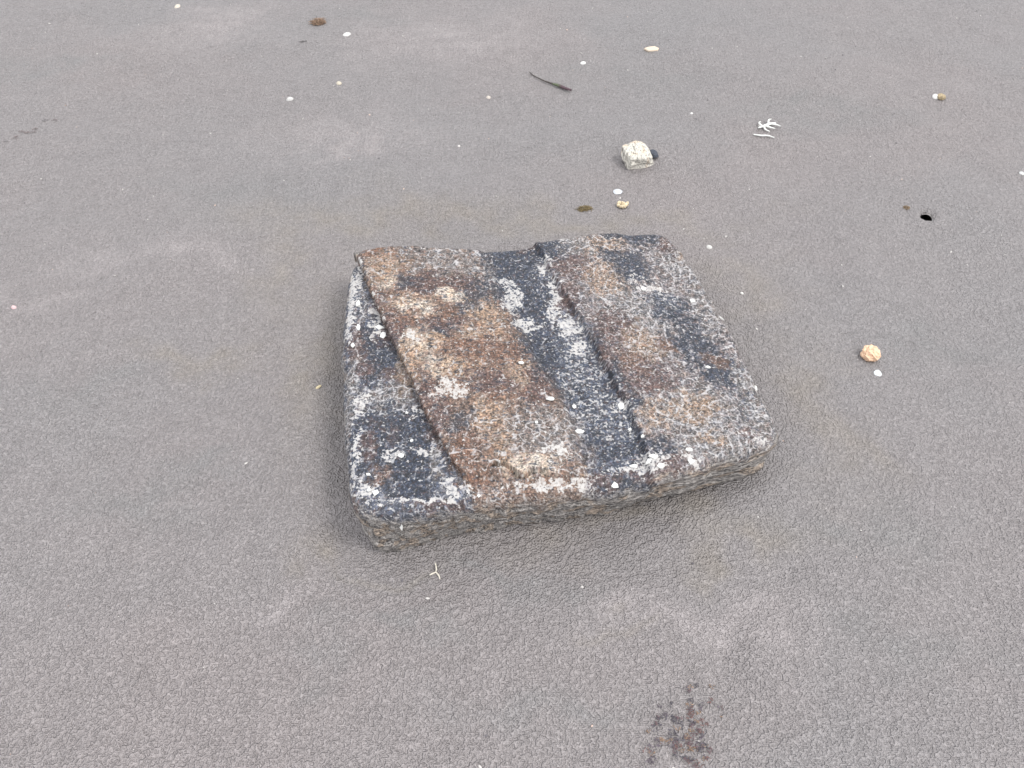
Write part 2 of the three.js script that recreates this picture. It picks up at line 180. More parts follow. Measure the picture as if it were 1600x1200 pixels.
  const b = mesh('sand', g, m, scene); b.userData.kind = 'structure'; b.userData.label = 'grey mauve rain-pitted beach sand with a small crab hole'; b.userData.category = 'sand';
  // the crab's burrow slants down and away under the beach
  const bp = [[-0.004, -0.0185, 0.004], [0.010, -0.030, -0.018], [0.034, -0.050, -0.054], [0.075, -0.074, -0.115], [0.125, -0.11, -0.19], [0.18, -0.14, -0.29]].map(p => new THREE.Vector3(...p));
  const bg = new THREE.TubeGeometry(new THREE.CatmullRomCurve3(bp), 50, 0.0190, 24, false), q = bg.attributes.position; for (let i = 0; i < q.count; i++) q.setY(i, q.getY(i) + 0.0012 * noise(q.getX(i) / 0.008, q.getZ(i) / 0.008)); bg.computeVertexNormals();
  const bm = mesh('burrow', bg, new THREE.MeshStandardMaterial({ color: new THREE.Color().setRGB(0.25, 0.235, 0.23), roughness: 0.95, side: THREE.DoubleSide }), b); bm.position.set(HOLE[0], sandHeight(HOLE[0] + 0.03, HOLE[1]) , HOLE[1]);
}

// ---------------------------------------------------------------- the weathered slab
const EDGE = 0.026;
function relief(x, z) { // folds of the layered top
  let y = 0.126 - 0.022 * x;
  const w = 0.004 * noise(z / 0.05, 2) + 0.002 * noise(z / 0.015, 5);
  const d2 = x - lineX(L2, z) - w, d3 = x - lineX(L3, z) + w;
  y += 0.0135 * sstep(-0.003, 0.006, d2) * (1 - sstep(0.02, 0.20, d2) * 0.6) - 0.009 * sstep(-0.03, 0.01, d3) + 0.004 * sstep(0.04, 0.10, d3);
  const dl = x - lineX(LEDGE, z); y -= 0.006 * (1 - sstep(-0.14, -0.02, dl));
  y += 0.0045 * fbm(x / 0.16, z / 0.16 + 3, 2) + 0.0011 * fbm(x / 0.022, z / 0.022, 3);
  return y;
}
function bodyTop(x, z) {
  const dx = x - C[0], dz = z - C[1], a = Math.atan2(dz, dx), ins = (Rtop(a) - Math.hypot(dx, dz)) * facing(a);
  let y = relief(x, z);
  if (ins < EDGE) { const t = clamp(EDGE - ins, 0, EDGE); y -= EDGE - Math.sqrt(EDGE * EDGE - t * t); }
  return y;
}
const TEX = { hx: 0.66, hz: 0.60, w: 1792, h: 1632 };
const uvOf = (x, z) => [(x - C[0]) / (2 * TEX.hx) + 0.5, (z - C[1]) / (2 * TEX.hz) + 0.5];
function slabTextures() {
  const { w, h, hx, hz } = TEX, col = new Uint8Array(w * h * 4), bmp = new Uint8Array(w * h * 4), r = rng(321);
  const pal = { d: [44, 50, 63], b: [82, 63, 60], r: [108, 80, 66], o: [148, 124, 104], c: [198, 184, 168], w: [222, 220, 217], s: [66, 71, 83], g: [106, 102, 101] };
  for (const k in pal) pal[k] = pal[k].map(v => v / 255);
  for (let j = 0; j < h; j++) for (let i = 0; i < w; i++) {
    const o = (j * w + i) * 4, x = C[0] + ((i + 0.5) / w * 2 - 1) * hx, z = C[1] + ((j + 0.5) / h * 2 - 1) * hz;
    col[o + 3] = bmp[o + 3] = 255;
    const dx = x - C[0], dz = z - C[1], a = Math.atan2(dz, dx), R = Rtop(a), d = Math.hypot(dx, dz) - R;
    if (d > 0.2) continue;
    const n1 = fbm(x / 0.034, z / 0.034, 5, 0.62), n2 = fbm(x / 0.034 + 50, z / 0.034 + 20, 5, 0.62), fine = fbm(x / 0.0042 + 9, z / 0.0042, 2, 0.7), gr = r() - 0.5;
    const wx = x + 0.015 * n1, wz = z + 0.018 * n2, mot = fbm(x / 0.011 + 4, z / 0.011, 4, 0.68), mo2 = fbm(x / 0.009 + 44, z / 0.012 + 8, 3, 0.7);
    // stains, and dark spots along the ridge step, breaking into flecks at their borders
    const onSheet = sstep(-0.002, 0.002, x - lineX(LEDGE, z)) * sstep(0.03, -0.02, wx - lineX(FR, z)), onRidge = sstep(-0.01, 0.02, wx - lineX(L2, z));
    const v0 = 1 + 0.15 * n1; let R0 = v0 * mix(mix(0.27, 0.43, onRidge), 0.44, onSheet), G0 = v0 * mix(mix(0.285, 0.40, onRidge), 0.36, onSheet), B0 = v0 * mix(mix(0.33, 0.40, onRidge), 0.315, onSheet), crackAmt = mix(0.75, 0.75 - 0.4 * sstep(-0.86, -1.0, wz), onSheet), white = 0, speck = 0;
    const net = noise(x / 0.045 + 3, z / 0.05);
    for (let k = 0; k < BLOBS.length; k++) {
      const b = BLOBS[k], ux = (wx - b[1]) / b[3]; if (ux > 2 || ux < -2) continue;
      const uz = (wz - b[2]) / b[4]; if (uz > 2 || uz < -2) continue;
      const q = ux * ux + uz * uz + 0.5 * fine + (k % 2 ? 1.1 * mot : 1.1 * mo2); if (q > 3.2) continue;
      if (b[0] === 'w') { white = Math.max(white, sstep(2.2, 0.3, q)); continue; }
      const t = sstep(2.7, 0.1, q) * (b[0] === 'd' ? mix(0.95, 0.68, onSheet) : b[0] === 'g' ? mix(0.9, 0.72, onSheet) : b[0] === 'c' || b[0] === 's' ? 0.95 : mix(0.8, 0.9, onSheet)), p = pal[b[0]];
      if (b[0] === 's') speck = Math.max(speck, t);
      R0 = mix(R0, p[0], t); G0 = mix(G0, p[1], t); B0 = mix(B0, p[2], t);
      crackAmt = mix(crackAmt, b[0] === 'g' ? 1 : b[0] === 'd' ? 0.5 : b[0] === 'b' ? 0.62 : b[0] === 'c' ? 0.35 : b[0] === 'o' ? 0.75 : 0.6, t);
    }
    let hgt = 0.45 + 0.06 * n2;
    // flecks of the other crusts everywhere
    const fl = fbm(x / mix(0.010, 0.020, onSheet) + 200, z / 0.008 + 90, 4, 0.7), f1 = sstep(0.35, 0.8, fl) * 0.6, f2 = sstep(0.35, 0.8, -fl) * 0.7, f3 = sstep(0.45, 0.9, mo2 - 0.3 * fl) * 0.4;
    R0 = mix(R0, pal.b[0], f1); G0 = mix(G0, pal.b[1], f1); B0 = mix(B0, pal.b[2], f1);
    R0 = mix(R0, pal.d[0], f2); G0 = mix(G0, pal.d[1], f2); B0 = mix(B0, pal.d[2], f2);
    R0 = mix(R0, 0.62, f3); G0 = mix(G0, 0.58, f3); B0 = mix(B0, 0.55, f3);
    const m = 1 + 0.30 * mot + 0.42 * fine + 0.40 * gr, tint = noise(x / 0.018 + 70, z / 0.02);
    R0 *= m * (1 + 0.05 * tint); G0 *= m; B0 *= m * (1 - 0.05 * tint);
    // pale net of salt-filled cracks, coarse and fine, and hair-thin curling veins
    const cx = x + 0.0045 * noise(x / 0.012, z / 0.012) + 0.0015 * fine, cz = z + 0.0045 * noise(x / 0.012 + 30, z / 0.012);
    const e1 = cellEdge(cx / 0.022 + 3, cz / 0.026), e2 = cellEdge(cx / 0.0105 + 11, cz / 0.0122 + 7), vein = Math.abs(noise(x / 0.0085 + 6 + 0.5 * mot, z / 0.0085 + 0.5 * mo2));
    const lw = 1.05 + 0.55 * noise(x / 0.02 + 90, z / 0.02) + 0.15 * mot, k1 = sstep(0.15 * lw + 0.02, 0.03 * lw, e1) * sstep(-0.15, 0.25, crackAmt - 0.62 + 0.5 * net) * sstep(-0.28, 0.0, noise(x / 0.015 + 33, z / 0.015) + 0.9 * (crackAmt - 0.75)), k2 = sstep(0.19 * lw + 0.04, 0.04 * lw, e2) * sstep(-0.05, 0.4, crackAmt - 0.68 - 0.6 * net) * sstep(-0.25, 0.05, noise(x / 0.011 + 53, z / 0.011) + 0.9 * (crackAmt - 0.75)), k3 = sstep(0.08, 0.015, vein) * 0.6 * clamp(0.5 + noise(x / 0.03 + 8, z / 0.03));
    const k = clamp(Math.max(k1, k2 * 0.9, k3) * (0.88 + 0.5 * noise(x / 0.006, z / 0.006) + 0.2 * fine));
    R0 = mix(R0, 0.80, k * 0.88); G0 = mix(G0, 0.79, k * 0.88); B0 = mix(B0, 0.795, k * 0.88); hgt -= 0.10 * k;
    // pale crust: solid patches, and grains where it is rubbed thin
    const grain = fbm(x / 0.0055 + 80, z / 0.0055, 3, 0.6), wide = fbm(x / 0.016 + 15, z / 0.010 + 3, 2);
    let c = sstep(0.34, 0.70, white + 0.72 * grain + 0.35 * wide - 0.10);
    c = Math.max(c, speck * sstep(0.12, 0.42, 0.8 * grain + 0.7 * wide) * 0.95, 0.85 * sstep(0.55, 0.85, grain + 0.35 * wide));
    c *= 0.92 - 0.25 * sstep(0.1, 0.6, mot); const cw = 0.82 + 0.05 * grain + 0.07 * gr;
    R0 = mix(R0, cw, c); G0 = mix(G0, cw * 0.985, c); B0 = mix(B0, cw * 0.97, c); hgt = mix(hgt, 0.58 + 0.06 * grain, c);
    // flank: matted, layered fibres running along the side
    if (d > -0.012) {
      const al = a * R, layer = fbm(al / 0.032, d / 0.007 + 0.6 * noise(al / 0.06, d / 0.03), 4, 0.72), blot = fbm(al / 0.05 + 8, d / 0.03, 3), g2 = fbm(al / 0.006, d / 0.0028 + 5, 2, 0.7);
      let v = 0.56 + 0.14 * layer + 0.20 * g2 + 0.10 * gr, wr = sstep(0.0, 0.35, blot);
      let fr = v * mix(1.0, 1.05, wr), fg = v * mix(0.965, 0.955, wr), fb = v * mix(0.94, 0.87, wr);
      const dk = sstep(0.3, 0.8, -0.6 * layer - 0.7 * g2 + 0.2 * blot); fr = mix(fr, 0.21, dk * 0.75); fg = mix(fg, 0.20, dk * 0.75); fb = mix(fb, 0.205, dk * 0.75);
      const lt = sstep(0.55, 0.85, grain - 0.1 * layer); fr = mix(fr, 0.74, lt * 0.7); fg = mix(fg, 0.73, lt * 0.7); fb = mix(fb, 0.715, lt * 0.7);
      const t = sstep(-0.012, 0.022, d + 0.016 * n1 + 0.010 * fine);
      R0 = mix(R0, fr, t); G0 = mix(G0, fg, t); B0 = mix(B0, fb, t); hgt = mix(hgt, 0.5 + 0.30 * layer + 0.22 * g2, t);
    }
        col[o] = clamp(R0 * 0.87 * 255, 0, 255); col[o + 1] = clamp(G0 * 0.87 * 255, 0, 255); col[o + 2] = clamp(B0 * 0.87 * 255, 0, 255);
    bmp[o] = bmp[o + 1] = bmp[o + 2] = clamp((hgt + 0.05 * fine + 0.05 * mot + 0.03 * gr) * 255, 0, 255);
  }
  return [dataTex(col, w, h, true), dataTex(bmp, w, h, false)];
}
const [slabMap, slabBump] = slabTextures();
const slabMat = new THREE.MeshStandardMaterial({ map: slabMap, bumpMap: slabBump, bumpScale: 0.0034, roughness: 0.72 });
const slab = new THREE.Group(); slab.name = 'weathered_slab'; slab.position.set(C[0], 0, C[1]); scene.add(slab);
tag(slab, 'thick weathered slab of layered rubber, dark with brown and white crust, lying in sand', 'slab');
{ // block: one closed skin, rings out over the top, round the edge and down the flank
  const A = 1000, T = 190, E = 14, S = 56, pos = [], uv = [], idx = [];
  pos.push(0, relief(C[0], C[1]), 0); uv.push(...uvOf(C[0], C[1]));
  const rings = T + E + S;
  for (let k = 1; k <= rings; k++) for (let i = 0; i < A; i++) {
    const a = -Math.PI + i / A * 2 * Math.PI, R = Rtop(a), f = facing(a), ca = Math.cos(a), sa = Math.sin(a), e = EDGE / f;
    let r, y, ur;
    if (k <= T) { r = (R - e) * Math.pow(k / T, 0.92); y = relief(C[0] + ca * r, C[1] + sa * r); ur = r; }
    else {
      const q = relief(C[0] + ca * R, C[1] + sa * R);
      if (k <= T + E) { const t = (k - T) / E * Math.PI / 2; r = R - e + e * Math.sin(t); y = q - EDGE * (1 - Math.cos(t)); ur = R - e + e * t; y += (relief(C[0] + ca * r, C[1] + sa * r) - q) * (1 - (k - T) / E); }
      else {
        const t = (k - T - E) / S, al = a * R, y0 = q - EDGE; y = mix(y0, -0.045, t); const drop = y0 - y;
        r = mix(R, Rbot(a), sstep(0.05, 0.8, t)) - 0.004 * Math.sin(t * 3.14);
        const sh = sstep(0, 0.06, t);
        r += sh * (0.0032 * noise(al / 0.06, y / 0.011) + 0.0026 * noise(al / 0.016, y / 0.006) + 0.006 * noise(al / 0.12, y / 0.03));
        const corner = Math.exp(-Math.pow((a - 2.28) / 0.20, 2)), gy = 0.092 + 0.006 * noise(al / 0.06, 3);
        r -= (0.004 + 0.010 * corner) * Math.exp(-Math.pow((y - gy) / 0.0035, 2)) * (0.6 + 0.8 * noise(al / 0.05, 9)) ;
        r -= 0.006 * Math.exp(-Math.pow((y - 0.045 - 0.02 * noise(al / 0.15, 4)) / 0.003, 2)) * clamp(0.5 + noise(al / 0.07, 2));
        ur = R - e + e * Math.PI / 2 + drop;
      }
      if (k > T) { const wob = 0.0022 * noise(a * R / 0.012, k / 12) + 0.004 * noise(a * R / 0.045, k / 40); r += wob * sstep(T, T + E, k); }
    }
    pos.push(ca * r, y, sa * r); uv.push(...uvOf(C[0] + ca * ur, C[1] + sa * ur));
  }
  for (let i = 0; i < A; i++) { idx.push(0, 1 + (i + 1) % A, 1 + i);
    for (let k = 1; k < rings; k++) { const a = 1 + (k - 1) * A + i, b = 1 + (k - 1) * A + (i + 1) % A, c = a + A, d = b + A; idx.push(a, b, c, b, d, c); } }
  const g = new THREE.BufferGeometry(); g.setAttribute('position', new THREE.Float32BufferAttribute(pos, 3)); g.setAttribute('uv', new THREE.Float32BufferAttribute(uv, 2)); g.setIndex(idx); g.computeVertexNormals();
  mesh('block', g, slabMat, slab);
}
{ // folded sheet: a thick strip lapped over the block, with a cut left edge and a right edge that sinks into it
  const NT = 470, prof = []; // profile across: [share of the width, metres of inset, share of the lift]
  prof.push([0, 0.0035, -0.35], [0, 0.003, 0.05], [0, 0.0022, 0.35], [0, 0.0006, 0.6], [0, 0, 0.78], [0, 0.0012, 0.9], [0, 0.0032, 0.98]);
  for (let i = 1; i <= 150; i++) prof.push([i / 150, 0.0055, 1]);
  const P = prof.length, pos = [], uv = [], idx = [], z0 = -1.405, z1 = -0.742;
  for (let j = 0; j <= NT; j++) {
    const t = j / NT, z = mix(z0, z1, t), xl = lineX(LEDGE, z) + 0.0025 * noise(z / 0.03, 1) + 0.001 * noise(z / 0.008, 6), xr = lineX(FR, z) + 0.012 + 0.006 * noise(z / 0.06, 4);
    for (let i = 0; i < P; i++) {
      const [s, inset, share] = prof[i]; const x = xl + inset * (1 - s) + (xr - xl) * s;
      const zc = Math.max(z, z0), across = 1 - 0.55 * s - 0.45 * sstep(0.92, 1, s), ends = Math.sqrt(clamp((t) / 0.03)) * (1 - Math.pow(t, 5) * 0.55 - sstep(0.955, 1, t) * 0.55);
      let lift = 0.026 * ends * (share < 1 ? share * Math.pow(1, 1) : across) + (share >= 1 ? (0.0016 * fbm(x / 0.05, z / 0.04 + 8, 3) - 0.0042 * Math.pow(1 - Math.min(1, Math.abs(noise(x / 0.13 + 2, z / 0.055 + 0.4 * noise(x / 0.06, 3))) * 2.2), 5)) * sstep(0, 0.1, s) * sstep(1, 0.85, s) : 0);
      if (share >= 1) { lift += 0.006 * Math.sin(Math.PI * clamp(s)) * ends; lift -= 0.005 * sstep(0.92, 1, s); lift -= 0.010 * sstep(0.0045, 0.0012, segDist(LIP, x, z)); lift += 0.004 * sstep(0.03, 0, segDist(LIP, x, z)) * (z < lineX(LIP.map(p => [p[1], p[0]]), x) ? 1 : 0); }
      let y = bodyTop(x, zc) + lift; if (j === 0) y -= 0.02;
      pos.push(x - C[0], y, z - C[1]); const dn = share < 1 ? (1 - share) * 0.016 : 0; uv.push(...uvOf(x + dn * 0.8, z - dn * 0.4));
    }
  }
  for (let j = 0; j < NT; j++) for (let i = 0; i < P - 1; i++) { const a = j * P + i, b = a + P; idx.push(a, b, a + 1, a + 1, b, b + 1); }
  const g = new THREE.BufferGeometry(); g.setAttribute('position', new THREE.Float32BufferAttribute(pos, 3)); g.setAttribute('uv', new THREE.Float32BufferAttribute(uv, 2)); g.setIndex(idx); g.computeVertexNormals();
  const f = mesh('folded_sheet', g, slabMat, slab); f.userData.label = 'raised rusty brown sheet lapped across the slab';
}
function slabTop(x, z) { // top surface including the lapped sheet, for things that lie on it
  const xl = lineX(LEDGE, z), xr = lineX(FR, z) + 0.012, s = (x - xl) / (xr - xl); let y = bodyTop(x, z);
  if (s > 0.01 && s < 1 && z > -1.4 && z < -0.745) { const t = (z + 1.405) / 0.663, ends = Math.sqrt(clamp(t / 0.03)) * (1 - Math.pow(t, 5) * 0.55 - sstep(0.955, 1, t) * 0.55); y += Math.max(0, (0.026 * (1 - 0.55 * s - 0.45 * sstep(0.92, 1, s)) + 0.006 * Math.sin(Math.PI * s)) * ends - 0.005 * sstep(0.92, 1, s)); }
  return y;
}

// ---------------------------------------------------------------- small things
function lump(seed, detail, rx, ry, rz, rough, freq, holes = 0, square = 0) { // an uneven solid, flattened below
  let g = mergeVertices(new THREE.IcosahedronGeometry(1, detail).deleteAttribute('normal').deleteAttribute('uv')); const p = g.attributes.position;
  for (let i = 0; i < p.count; i++) {
    let x = p.getX(i), y = p.getY(i), z = p.getZ(i); const q = square ? Math.pow(Math.pow(Math.abs(x), 2 + square) + Math.pow(Math.abs(y), 2 + square) + Math.pow(Math.abs(z), 2 + square), -1 / (2 + square)) : 1;
    const n = fbm(x * freq + seed, y * freq + z * freq * 0.7 + seed * 0.3, 4) + fbm(z * freq - seed, y * freq * 0.9 + 4, 3);
    let s = q * (1 + rough * n); if (holes) s -= holes * sstep(0.35, 0.7, noise(x * 5 + seed, y * 5 + z * 4.4)) * sstep(-0.3, 0.3, y);
    p.setXYZ(i, x * s * rx, y * s * ry, z * s * rz);
  }
  g.computeVertexNormals(); return g;
}
const crustMat = new THREE.MeshStandardMaterial({ vertexColors: true, roughness: 0.88 });
const shellMat = new THREE.MeshStandardMaterial({ vertexColors: true, roughness: 0.5 });
function speckled(base, amt, f, alt, altAt = 0.4) { return (x, y, z) => { const n = fbm(x / f, z / f + y / f * 0.7, 3), m = 1 + amt * n, t = alt ? sstep(altAt, altAt + 0.35, fbm(x / f / 2.2 + 7, z / f / 2.2 + y / f, 3)) : 0; return base.map((c, i) => mix(c * m, alt ? alt[i] : c, t)); }; }
function put(name, geo, mat, x, z, lift, turn, label, category, group, tilt = 0) { const o = mesh(name, geo, mat, scene); o.position.set(x, sandHeight(x, z) + lift, z); o.rotation.set(tilt, turn, tilt * 0.6); return tag(o, label, category, group); }

{ // porous coral stone: squarish block with a leaning top
  const g = lump(3.1, 26, 0.044, 0.029, 0.036, 0.09, 1.5, 0.10, 6), p = g.attributes.position;
  for (let i = 0; i < p.count; i++) { const x = p.getX(i), y = p.getY(i), z = p.getZ(i), k = (y + 0.031) / 0.062; const pit = 0.0018 * Math.max(0, noise(x / 0.004, z / 0.004 + y / 0.0035) - 0.1); p.setXYZ(i, x * (0.9 - 0.06 * k) - 0.004 * k + 0.010 * sstep(0.6, 0, k) * sstep(0, 0.02, x), y - 0.010 * sstep(-0.2, 0.9, z / 0.037) * k - (0.28 * Math.max(0, x - 0.006) + 0.16 * Math.max(0, -x)) * k - pit, z * (0.9 + 0.1 * k) - 0.006 * k); }
  g.computeVertexNormals();
  paint(g, (x, y, z) => { const n = fbm(x / 0.008, z / 0.008 + y / 0.007, 3), t = 0.6 * sstep(0.05, 0.55, noise(x / 0.024 + 4, z / 0.024) + 0.3 * n + (z < -0.005 ? 0.25 : -0.2)), pit = sstep(0.15, 0.45, noise(x / 0.004, z / 0.004 + y / 0.0035)); return [mix(0.56, 0.56, t), mix(0.535, 0.42, t), mix(0.48, 0.30, t)].map(c => c * (1 + 0.16 * n) * (1 - 0.65 * pit)); });
  put('coral_stone', g, crustMat, 0.376, -1.962, 0.022, 0.30, 'squarish pale porous coral stone with tan top, largest loose stone on the sand', 'stone');
  put('pebble', paint(lump(8.8, 8, 0.012, 0.009, 0.020, 0.16, 1.3), speckled([0.055, 0.062, 0.078], 0.3, 0.006)), crustMat, 0.424, -1.988, 0.005, 0.4, 'small dark slate grey pebble tucked against the pale coral stone', 'pebble');
}
function shellGeo(rx, rz, rise, seed, ribs = 0) { // a shallow cupped valve with thickness
  const A = 40, K = 10, pos = [], idx = []; const ring = (k, side) => { for (let i = 0; i < A; i++) { const a = i / A * 6.28318, q = k / K, w = 1 + 0.05 * noise(Math.cos(a) * 1.5 + seed, Math.sin(a) * 1.5) - 0.12 * Math.max(0, Math.cos(a)) ** 4; pos.push(Math.cos(a) * q * rx * w, rise * (1 - q * q) + (ribs ? 0.04 * rise * Math.sin(q * 16) : 0) - (side ? Math.min(0.0016, rise * 0.4) * (1 - q * 0.4) : 0), Math.sin(a) * q * rz * w); } };
  for (let side = 0; side < 2; side++) for (let k = 0; k <= K; k++) ring(k, side);
  const at = (s, k, i) => (s * (K + 1) + k) * A + i % A;
  for (let s = 0; s < 2; s++) for (let k = 0; k < K; k++) for (let i = 0; i < A; i++) { const a = at(s, k, i), b = at(s, k, i + 1), c = at(s, k + 1, i), d = at(s, k + 1, i + 1); s ? idx.push(a, c, b, b, c, d) : idx.push(a, b, c, b, d, c); }
  for (let i = 0; i < A; i++) { const a = at(0, K, i), b = at(0, K, i + 1), c = at(1, K, i), d = at(1, K, i + 1); idx.push(a, b, c, b, d, c); }
  const g = new THREE.BufferGeometry(); g.setAttribute('position', new THREE.Float32BufferAttribute(pos, 3)); g.setIndex(idx); g.computeVertexNormals(); return g;
}
const ring = (base, rx, rz, amt = 0.08) => (x, y, z) => { const q = Math.hypot(x / rx, z / rz); return base.map(c => c * (1 + amt * Math.sin(q * 14) * 0.6 + amt * noise(x / 0.003, z / 0.003))); };
put('shell', paint(shellGeo(0.0145, 0.0125, 0.0038, 2), ring([0.50, 0.52, 0.55], 0.0145, 0.0125, 0.2)), shellMat, 0.305, -1.82, 0.0015, 0.6, 'round flat pale grey shell between the coral stone and the slab', 'shell');
{ const parts = []; const r = rng(41); for (let i = 0; i < 11; i++) { const a = i / 11 * 6.28 + r() * 0.4, q = i < 8 ? 0.011 : 0.004; const g = lump(20 + i, 5, 0.0042 + 0.002 * r(), 0.0045 + 0.002 * r(), 0.0045, 0.16, 1.6); g.translate(Math.cos(a) * q * (0.8 + 0.5 * r()), 0.004 + 0.006 * r() * (i < 8 ? 1 : 0.3), Math.sin(a) * q); parts.push(g); }
  put('coral_fragment', paint(mergeGeometries(parts), speckled([0.62, 0.52, 0.36], 0.35, 0.004, [0.22, 0.15, 0.08], 0.35)), crustMat, 0.311, -1.745, 0.001, 0.2, 'knobbly yellowish coral fragment with a brown hollow, behind the slab', 'coral'); }
put('sponge', paint(lump(5.5, 24, 0.022, 0.015, 0.020, 0.13, 1.9, 0.16), speckled([0.70, 0.48, 0.33], 0.3, 0.005, [0.46, 0.27, 0.16], 0.4)), crustMat, 0.828, -1.172, 0.010, 0.9, 'orange porous sponge lump on the sand right of the slab', 'sponge');
put('shell', paint(shellGeo(0.0095, 0.0085, 0.004, 4, 1), ring([0.70, 0.74, 0.75], 0.0095, 0.0085, 0.1)), shellMat, 0.829, -1.117, 0.001, 2.1, 'small bluish white shell beside the orange sponge', 'shell', null, 0.15);

function tube(pts, radii, seg = 40, rad = 8, seed = 0) { // tapered, slightly knotted rod through points
  const curve = new THREE.CatmullRomCurve3(pts.map(p => new THREE.Vector3(...p))), g = new THREE.TubeGeometry(curve, seg, 1, rad, false), p = g.attributes.position, c = new THREE.Vector3();
  for (let j = 0; j <= seg; j++) { const t = j / seg, f = t * (radii.length - 1), i = Math.min(radii.length - 2, Math.floor(f)), r = mix(radii[i], radii[i + 1], f - i) * (1 + 0.18 * noise(t * 14 + seed, seed)); curve.getPointAt(t, c);
    for (let k = 0; k <= rad; k++) { const q = j * (rad + 1) + k; p.setXYZ(q, c.x + (p.getX(q) - c.x) * r, c.y + (p.getY(q) - c.y) * r, c.z + (p.getZ(q) - c.z) * r); } }
  g.computeVertexNormals(); return g;
}
{ // dark twig with a thicker pod-like end
  const o = new THREE.Group(); o.name = numbered('twig'); o.position.set(0.134, sandHeight(0.134, -2.408), -2.408); scene.add(o); tag(o, 'thin dark twig with a thicker greenish purple end, lying on the sand', 'twig');
  mesh('stem', paint(tube([[-0.075, 0.004, -0.085], [-0.060, 0.004, -0.058], [-0.046, 0.005, -0.042], [-0.026, 0.005, -0.022], [-0.006, 0.006, -0.006], [0.012, 0.006, 0.004]], [0.0009, 0.0018, 0.0016, 0.0024, 0.0026, 0.0032], 60, 8, 2), speckled([0.07, 0.06, 0.055], 0.5, 0.006)), crustMat, o);
  mesh('pod', paint(tube([[0.004, 0.006, 0.001], [0.022, 0.007, 0.013], [0.042, 0.007, 0.030], [0.064, 0.006, 0.042]], [0.0030, 0.0048, 0.0052, 0.0046, 0.0030], 50, 10, 7), (x, y, z) => { const t = sstep(0.016, 0.034, x), n = 1 + 0.3 * noise(x / 0.004, z / 0.004); return [mix(0.105, 0.095, t) * n, mix(0.125, 0.060, t) * n, mix(0.075, 0.072, t) * n]; }), crustMat, o);
}
{ // bleached branching coral and the splinter beside it
  const b = [[[-0.030, 0.004, 0.004], [-0.010, 0.007, 0.0], [0.012, 0.008, -0.008], [0.032, 0.005, -0.016]], [[-0.006, 0.007, 0], [0.006, 0.008, 0.012], [0.020, 0.006, 0.016]], [[0.004, 0.008, -0.004], [0.010, 0.013, -0.022], [0.022, 0.010, -0.032]], [[-0.016, 0.006, 0.001], [-0.022, 0.008, -0.016], [-0.014, 0.007, -0.026]], [[-0.012, 0.006, 0.002], [-0.010, 0.004, 0.016], [0.0, 0.003, 0.026]], [[0.014, 0.008, -0.008], [0.028, 0.009, 0.0], [0.042, 0.005, 0.003]]];
  put('coral_branch', paint(mergeGeometries(b.map((p, i) => tube(p, i ? [0.0034, 0.0026, 0.0012] : [0.0022, 0.0042, 0.0042, 0.0018], 24, 7, i))), speckled([0.74, 0.75, 0.72], 0.18, 0.004)), crustMat, 0.801, -2.14, 0.001, 0.1, 'bleached white branching coral fragment on the sand', 'coral');
  put('coral_splinter', paint(tube([[-0.030, 0.003, -0.006], [-0.008, 0.0035, 0.001], [0.014, 0.0035, 0.002], [0.031, 0.003, 0.012]], [0.002, 0.0028, 0.0027, 0.0014], 30, 7, 5), speckled([0.74, 0.75, 0.72], 0.15, 0.004)), crustMat, 0.782, -2.098, 0.001, 0, 'thin white rod-like splinter beside the bleached branching coral', 'coral');
}
{ // forked pale twig in front of the slab
  const b = [[[-0.002, 0.003, -0.016], [0.001, 0.004, -0.004], [0.0005, 0.004, 0.003]], [[0.0005, 0.004, 0.003], [-0.007, 0.003, 0.006], [-0.011, 0.002, 0.008]], [[0.0005, 0.004, 0.003], [0.006, 0.004, 0.009], [0.009, 0.002, 0.016]]];
  put('forked_twig', paint(mergeGeometries(b.map((p, i) => tube(p, [0.0014, 0.0018, 0.0009], 16, 6, i + 3))), speckled([0.62, 0.58, 0.50], 0.2, 0.004)), crustMat, -0.142, -0.635, 0.001, 0, 'tiny pale forked twig on the sand before the slab', 'twig');
}
function tuft(seed, n, rx, rz, h, rad = 0.0007) { // matted curling fibres
  const r = rng(seed), parts = [];
  for (let i = 0; i < n; i++) { const a = r() * 6.28, q = Math.sqrt(r()), x = Math.cos(a) * q * rx, z = Math.sin(a) * q * rz, y = 0.0008 + h * r() * (1 - q * 0.7), d = r() * 6.28, l = (rx + rz) * (0.18 + 0.3 * r()); const e = [x + Math.cos(d) * l, Math.max(0.0006, y + h * (r() - 0.6) * 0.7), z + Math.sin(d) * l * 0.7]; parts.push(tube([[x - Math.cos(d) * l * 0.4, Math.max(0.0006, y - h * 0.2), z - Math.sin(d) * l * 0.4], [x + (r() - 0.5) * l * 0.5, y + h * 0.15 * r(), z + (r() - 0.5) * l * 0.5], e], [rad * 0.6, rad * (0.8 + 0.6 * r()), rad * 0.4], 5, 4, i)); }
  return mergeGeometries(parts);
}
put('seaweed_tuft', paint(tuft(11, 120, 0.020, 0.011, 0.009), speckled([0.17, 0.13, 0.065], 0.5, 0.006, [0.30, 0.24, 0.13], 0.3)), crustMat, 0.204, -1.733, 0, 0.1, 'olive brown seaweed tuft close behind the slab', 'seaweed');
put('seaweed_tuft', paint(tuft(12, 150, 0.024, 0.020, 0.020, 0.0011), speckled([0.24, 0.16, 0.11], 0.5, 0.008, [0.36, 0.26, 0.19], 0.3)), crustMat, -0.73, -2.875, 0, 0, 'rounded brown seaweed tuft standing alone far behind the slab', 'seaweed');
